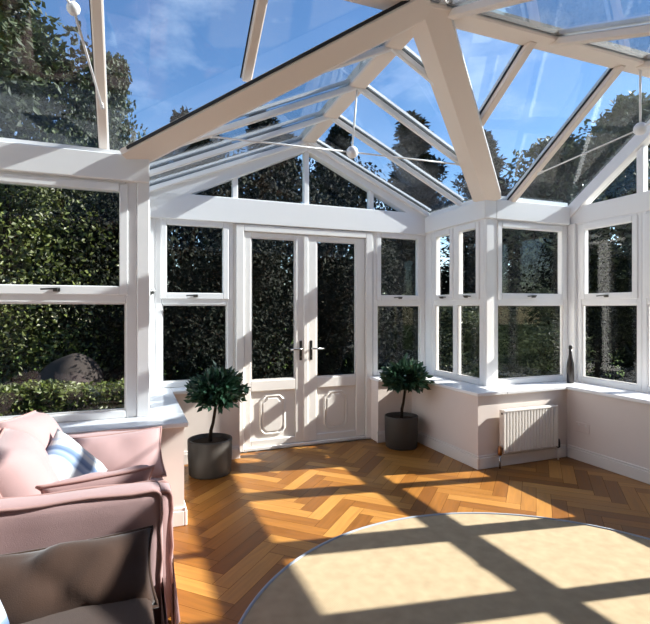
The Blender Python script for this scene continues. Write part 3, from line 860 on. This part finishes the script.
def crown(seed, n, H, R, prof, z0, lumps=14):
    rnd = random.Random(seed); P = []
    cl = []
    for i in range(lumps):
        f = (i+.5)/lumps; a = rnd.uniform(0, 2*PI); rr = prof(f)*R*rnd.uniform(.2, .8)
        cl.append((Vector((rr*math.cos(a), rr*math.sin(a), z0+(H-z0)*f)), R*prof(f)*rnd.uniform(.3, .5)+.09*R))
    for i in range(n):
        c, r = cl[rnd.randrange(lumps)]
        d = Vector((rnd.gauss(0, 1), rnd.gauss(0, 1), rnd.gauss(0, 1))).normalized()
        q = rnd.random()**.45
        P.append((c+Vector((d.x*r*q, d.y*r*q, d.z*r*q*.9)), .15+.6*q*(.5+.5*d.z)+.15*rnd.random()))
    return P, cl
MESHES = {}
def tree_kind(kind):
    if kind in MESHES: return MESHES[kind]
    rnd_ = lambda f, a, p: math.sin(PI*min(1, a+f*(.99-a)))**p
    S = {'broad': (5, 34000, 1.0, .36, lambda f: rnd_(f, .18, .8), .16, .019, .6, LEAF_MID, 34),
         'conifer': (9, 30000, 1.0, .24, lambda f: max(.06, 1-f)**.75, .02, .021, .36, LEAF_DARK, 60),
         'grey': (12, 20000, 1.0, .34, lambda f: rnd_(f, .2, .7), .18, .026, .5, LEAF_GREY, 40),
         'shrub': (15, 24000, 1.0, .55, lambda f: rnd_(f, .3, 1), .04, .02, .6, LEAF_LIT, 22),
         'darkshrub': (18, 26000, 1.0, .55, lambda f: rnd_(f, .3, 1), .04, .024, .55, LEAF_DARK, 26)}[kind]
    seed, n, H, R, prof, z0, ls, asp, mt, lumps = S
    P, cl = crown(seed, n, H, R, prof, z0, lumps)
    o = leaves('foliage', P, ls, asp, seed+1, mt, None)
    bm = bmesh.new(); tube(bm, [(0, 0, 0), (.012, 0, .3), (0, .01, .6), (0, 0, .9)], [.022, .017, .010, .003], 8)
    for c, r in cl:
        tube(bm, [(0, 0, max(.05, c.z*.62)), c*.6+Vector((0, 0, c.z*.3)), c], [.008, .005, .002], 5)
    b = mesh('trunk', bm, BARK, None, smooth=True)
    MESHES[kind] = [o.data, b.data]
    bpy.data.objects.remove(o); bpy.data.objects.remove(b)
    return MESHES[kind]
def tree(kind, name, label, cat, x, y, h, w=1.0, rot=0, group=None):
    t = thing(name, label, cat, (x, y, -.14), 0, group)
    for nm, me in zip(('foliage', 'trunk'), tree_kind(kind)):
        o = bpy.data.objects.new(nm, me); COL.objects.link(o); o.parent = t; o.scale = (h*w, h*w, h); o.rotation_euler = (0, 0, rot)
G1 = 'garden trees around the conservatory'
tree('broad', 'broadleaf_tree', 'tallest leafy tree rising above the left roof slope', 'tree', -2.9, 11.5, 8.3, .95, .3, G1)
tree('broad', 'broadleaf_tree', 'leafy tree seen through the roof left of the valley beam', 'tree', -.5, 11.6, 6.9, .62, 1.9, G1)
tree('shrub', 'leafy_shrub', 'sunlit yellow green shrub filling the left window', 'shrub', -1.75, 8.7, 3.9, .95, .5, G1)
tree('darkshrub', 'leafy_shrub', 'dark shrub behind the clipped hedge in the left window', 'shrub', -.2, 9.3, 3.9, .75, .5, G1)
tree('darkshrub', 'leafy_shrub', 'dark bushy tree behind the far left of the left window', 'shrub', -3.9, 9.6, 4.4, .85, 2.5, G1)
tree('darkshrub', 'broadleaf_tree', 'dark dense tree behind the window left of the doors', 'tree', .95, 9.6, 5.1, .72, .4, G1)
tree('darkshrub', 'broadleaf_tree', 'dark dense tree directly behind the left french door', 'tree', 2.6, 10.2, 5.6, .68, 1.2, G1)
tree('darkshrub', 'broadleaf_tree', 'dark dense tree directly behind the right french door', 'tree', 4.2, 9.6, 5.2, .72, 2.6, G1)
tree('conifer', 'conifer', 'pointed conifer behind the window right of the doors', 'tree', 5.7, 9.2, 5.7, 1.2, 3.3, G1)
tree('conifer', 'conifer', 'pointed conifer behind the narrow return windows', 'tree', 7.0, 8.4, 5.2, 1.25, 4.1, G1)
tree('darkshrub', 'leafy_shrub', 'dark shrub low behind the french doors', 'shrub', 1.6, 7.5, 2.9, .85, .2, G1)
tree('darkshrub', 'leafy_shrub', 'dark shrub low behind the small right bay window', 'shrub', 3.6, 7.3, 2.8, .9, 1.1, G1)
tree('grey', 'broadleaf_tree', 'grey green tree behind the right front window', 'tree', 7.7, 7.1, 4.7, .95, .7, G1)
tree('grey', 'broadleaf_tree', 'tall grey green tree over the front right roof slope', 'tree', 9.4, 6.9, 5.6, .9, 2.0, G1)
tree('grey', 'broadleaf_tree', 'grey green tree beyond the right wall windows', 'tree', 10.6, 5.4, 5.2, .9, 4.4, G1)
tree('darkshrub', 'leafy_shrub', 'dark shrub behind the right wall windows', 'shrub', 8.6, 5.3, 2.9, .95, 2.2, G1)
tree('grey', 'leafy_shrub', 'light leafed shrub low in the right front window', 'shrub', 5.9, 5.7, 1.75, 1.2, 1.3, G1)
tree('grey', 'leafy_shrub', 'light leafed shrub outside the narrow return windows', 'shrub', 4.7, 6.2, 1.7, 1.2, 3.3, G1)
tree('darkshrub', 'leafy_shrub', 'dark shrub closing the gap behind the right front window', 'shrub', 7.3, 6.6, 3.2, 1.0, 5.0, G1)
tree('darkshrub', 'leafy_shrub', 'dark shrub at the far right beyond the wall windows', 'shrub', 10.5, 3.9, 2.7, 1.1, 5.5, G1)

for x, y, h, q in ((13.8, -4.6, 4.8, 'farthest'), (13.6, -.6, 4.6, 'middle'), (13.2, 3.0, 4.2, 'nearest')):  # unseen shrubs, added only to cut bright lawn reflections in the glass
    tree('darkshrub', 'leafy_shrub', 'added unseen dark shrub right of the conservatory, %s the front garden' % (q+' from' if q == 'farthest' else q+' to') if q != 'middle' else 'middle added unseen dark shrub to the right of the conservatory', 'shrub', x, y, h, .8, h, G1)

# hedge below the left window
rnd = random.Random(5); P = []
hx0, hx1, hy0, hy1, hz = -2.6, .15, 5.6, 6.3, .66
for i in range(15000):
    x, y, z = rnd.uniform(hx0, hx1), rnd.uniform(hy0, hy1), rnd.uniform(0, hz)
    f = rnd.random()
    if f < .55: z = hz-rnd.random()**2*.1
    elif f < .9: y = hy0+rnd.random()**2*.1
    else: x = hx1-rnd.random()**2*.1
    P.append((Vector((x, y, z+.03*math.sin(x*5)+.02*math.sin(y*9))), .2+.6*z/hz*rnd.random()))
h_ = thing('hedge', 'clipped green box hedge outside below the left window', 'hedge', (0, 0, -.14))
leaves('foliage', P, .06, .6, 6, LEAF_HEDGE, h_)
bm = bmesh.new()
for i in range(9): tube(bm, [(hx0+.2+i*.3, 6.05, 0), (hx0+.22+i*.3, 6.03, .62)], [.02, .008], 6)
mesh('stem', bm, BARK, h_)
# boulder behind the hedge
bm = bmesh.new(); bmesh.ops.create_icosphere(bm, subdivisions=4, radius=.5)
for v in bm.verts:
    v.co += noise.noise_vector(v.co*1.6)*.12; v.co.z = max(-.2, v.co.z)*1.0
b_ = mesh('boulder', bm, STONE, smooth=True, loc=(-.72, 7.3, .26)); b_.scale = (.8, .7, 1.05)
tag(b_, 'rounded grey boulder standing just behind the hedge', 'rock')

# ------------------------------------------------------------------ light
SV = Vector((-1.57, .287, -1.0)).normalized()
su = bpy.data.lights.new('sun', 'SUN'); su.energy = 14.0; su.angle = math.radians(.55); su.color = (1.0, .95, .87)
so = bpy.data.objects.new('sun', su); COL.objects.link(so); so.rotation_euler = SV.to_track_quat('-Z', 'Y').to_euler()
so.location = (8, -2, 7)
w = bpy.data.worlds.new('sky'); sc.world = w; w.use_nodes = True; nt = w.node_tree
for n in list(nt.nodes): nt.nodes.remove(n)
N = nt.nodes.new; L = nt.links.new
out = N('ShaderNodeOutputWorld'); bg = N('ShaderNodeBackground')
sky = N('ShaderNodeTexSky'); sky.sky_type = 'NISHITA'; sky.sun_disc = False
sky.sun_elevation = math.radians(33); sky.sun_rotation = math.atan2(-SV.x, -SV.y)
sky.air_density = 1.0; sky.dust_density = .3; sky.ozone_density = 2.5
tc = N('ShaderNodeTexCoord'); mp = N('ShaderNodeMapping'); mp.inputs['Scale'].default_value = (1.4, 1.4, 3.0); L(tc.outputs['Generated'], mp.inputs['Vector'])
nz = N('ShaderNodeTexNoise'); nz.inputs['Scale'].default_value = 2.6; nz.inputs['Detail'].default_value = 8; nz.inputs['Roughness'].default_value = .6
L(mp.outputs[0], nz.inputs['Vector'])
mr = N('ShaderNodeMapRange'); mr.inputs['From Min'].default_value = .53; mr.inputs['From Max'].default_value = .85; mr.inputs['To Max'].default_value = .5
L(nz.outputs['Fac'], mr.inputs['Value'])
mx = N('ShaderNodeMix'); mx.data_type = 'RGBA'; mx.inputs[7].default_value = (7, 7.4, 8, 1)
hs = N('ShaderNodeHueSaturation'); hs.inputs['Saturation'].default_value = 1.12; L(sky.outputs[0], hs.inputs['Color'])
L(mr.outputs[0], mx.inputs[0]); L(hs.outputs[0], mx.inputs[6]); L(mx.outputs[2], bg.inputs['Color'])
bg.inputs['Strength'].default_value = .23
L(bg.outputs[0], out.inputs['Surface'])

# ------------------------------------------------------------------ camera
cd = bpy.data.cameras.new('camera'); cam = bpy.data.objects.new('camera', cd); COL.objects.link(cam)
fpx = 490.0; yaw = math.atan(195/490)
cd.sensor_fit = 'HORIZONTAL'; cd.sensor_width = 36; cd.lens = fpx/650*36; cd.shift_y = -3/650
cd.clip_start = .05; cd.clip_end = 200
cam.location = (0, 0, 1.36); cam.rotation_euler = (PI/2, 0, -yaw)
sc.camera = cam
sc.view_settings.view_transform = 'Standard'; sc.view_settings.look = 'None'
sc.view_settings.exposure = .42; sc.view_settings.gamma = 1; sc.view_settings.use_curve_mapping = False
sc.cycles.transparent_max_bounces = 24; sc.cycles.max_bounces = 10; sc.cycles.diffuse_bounces = 5
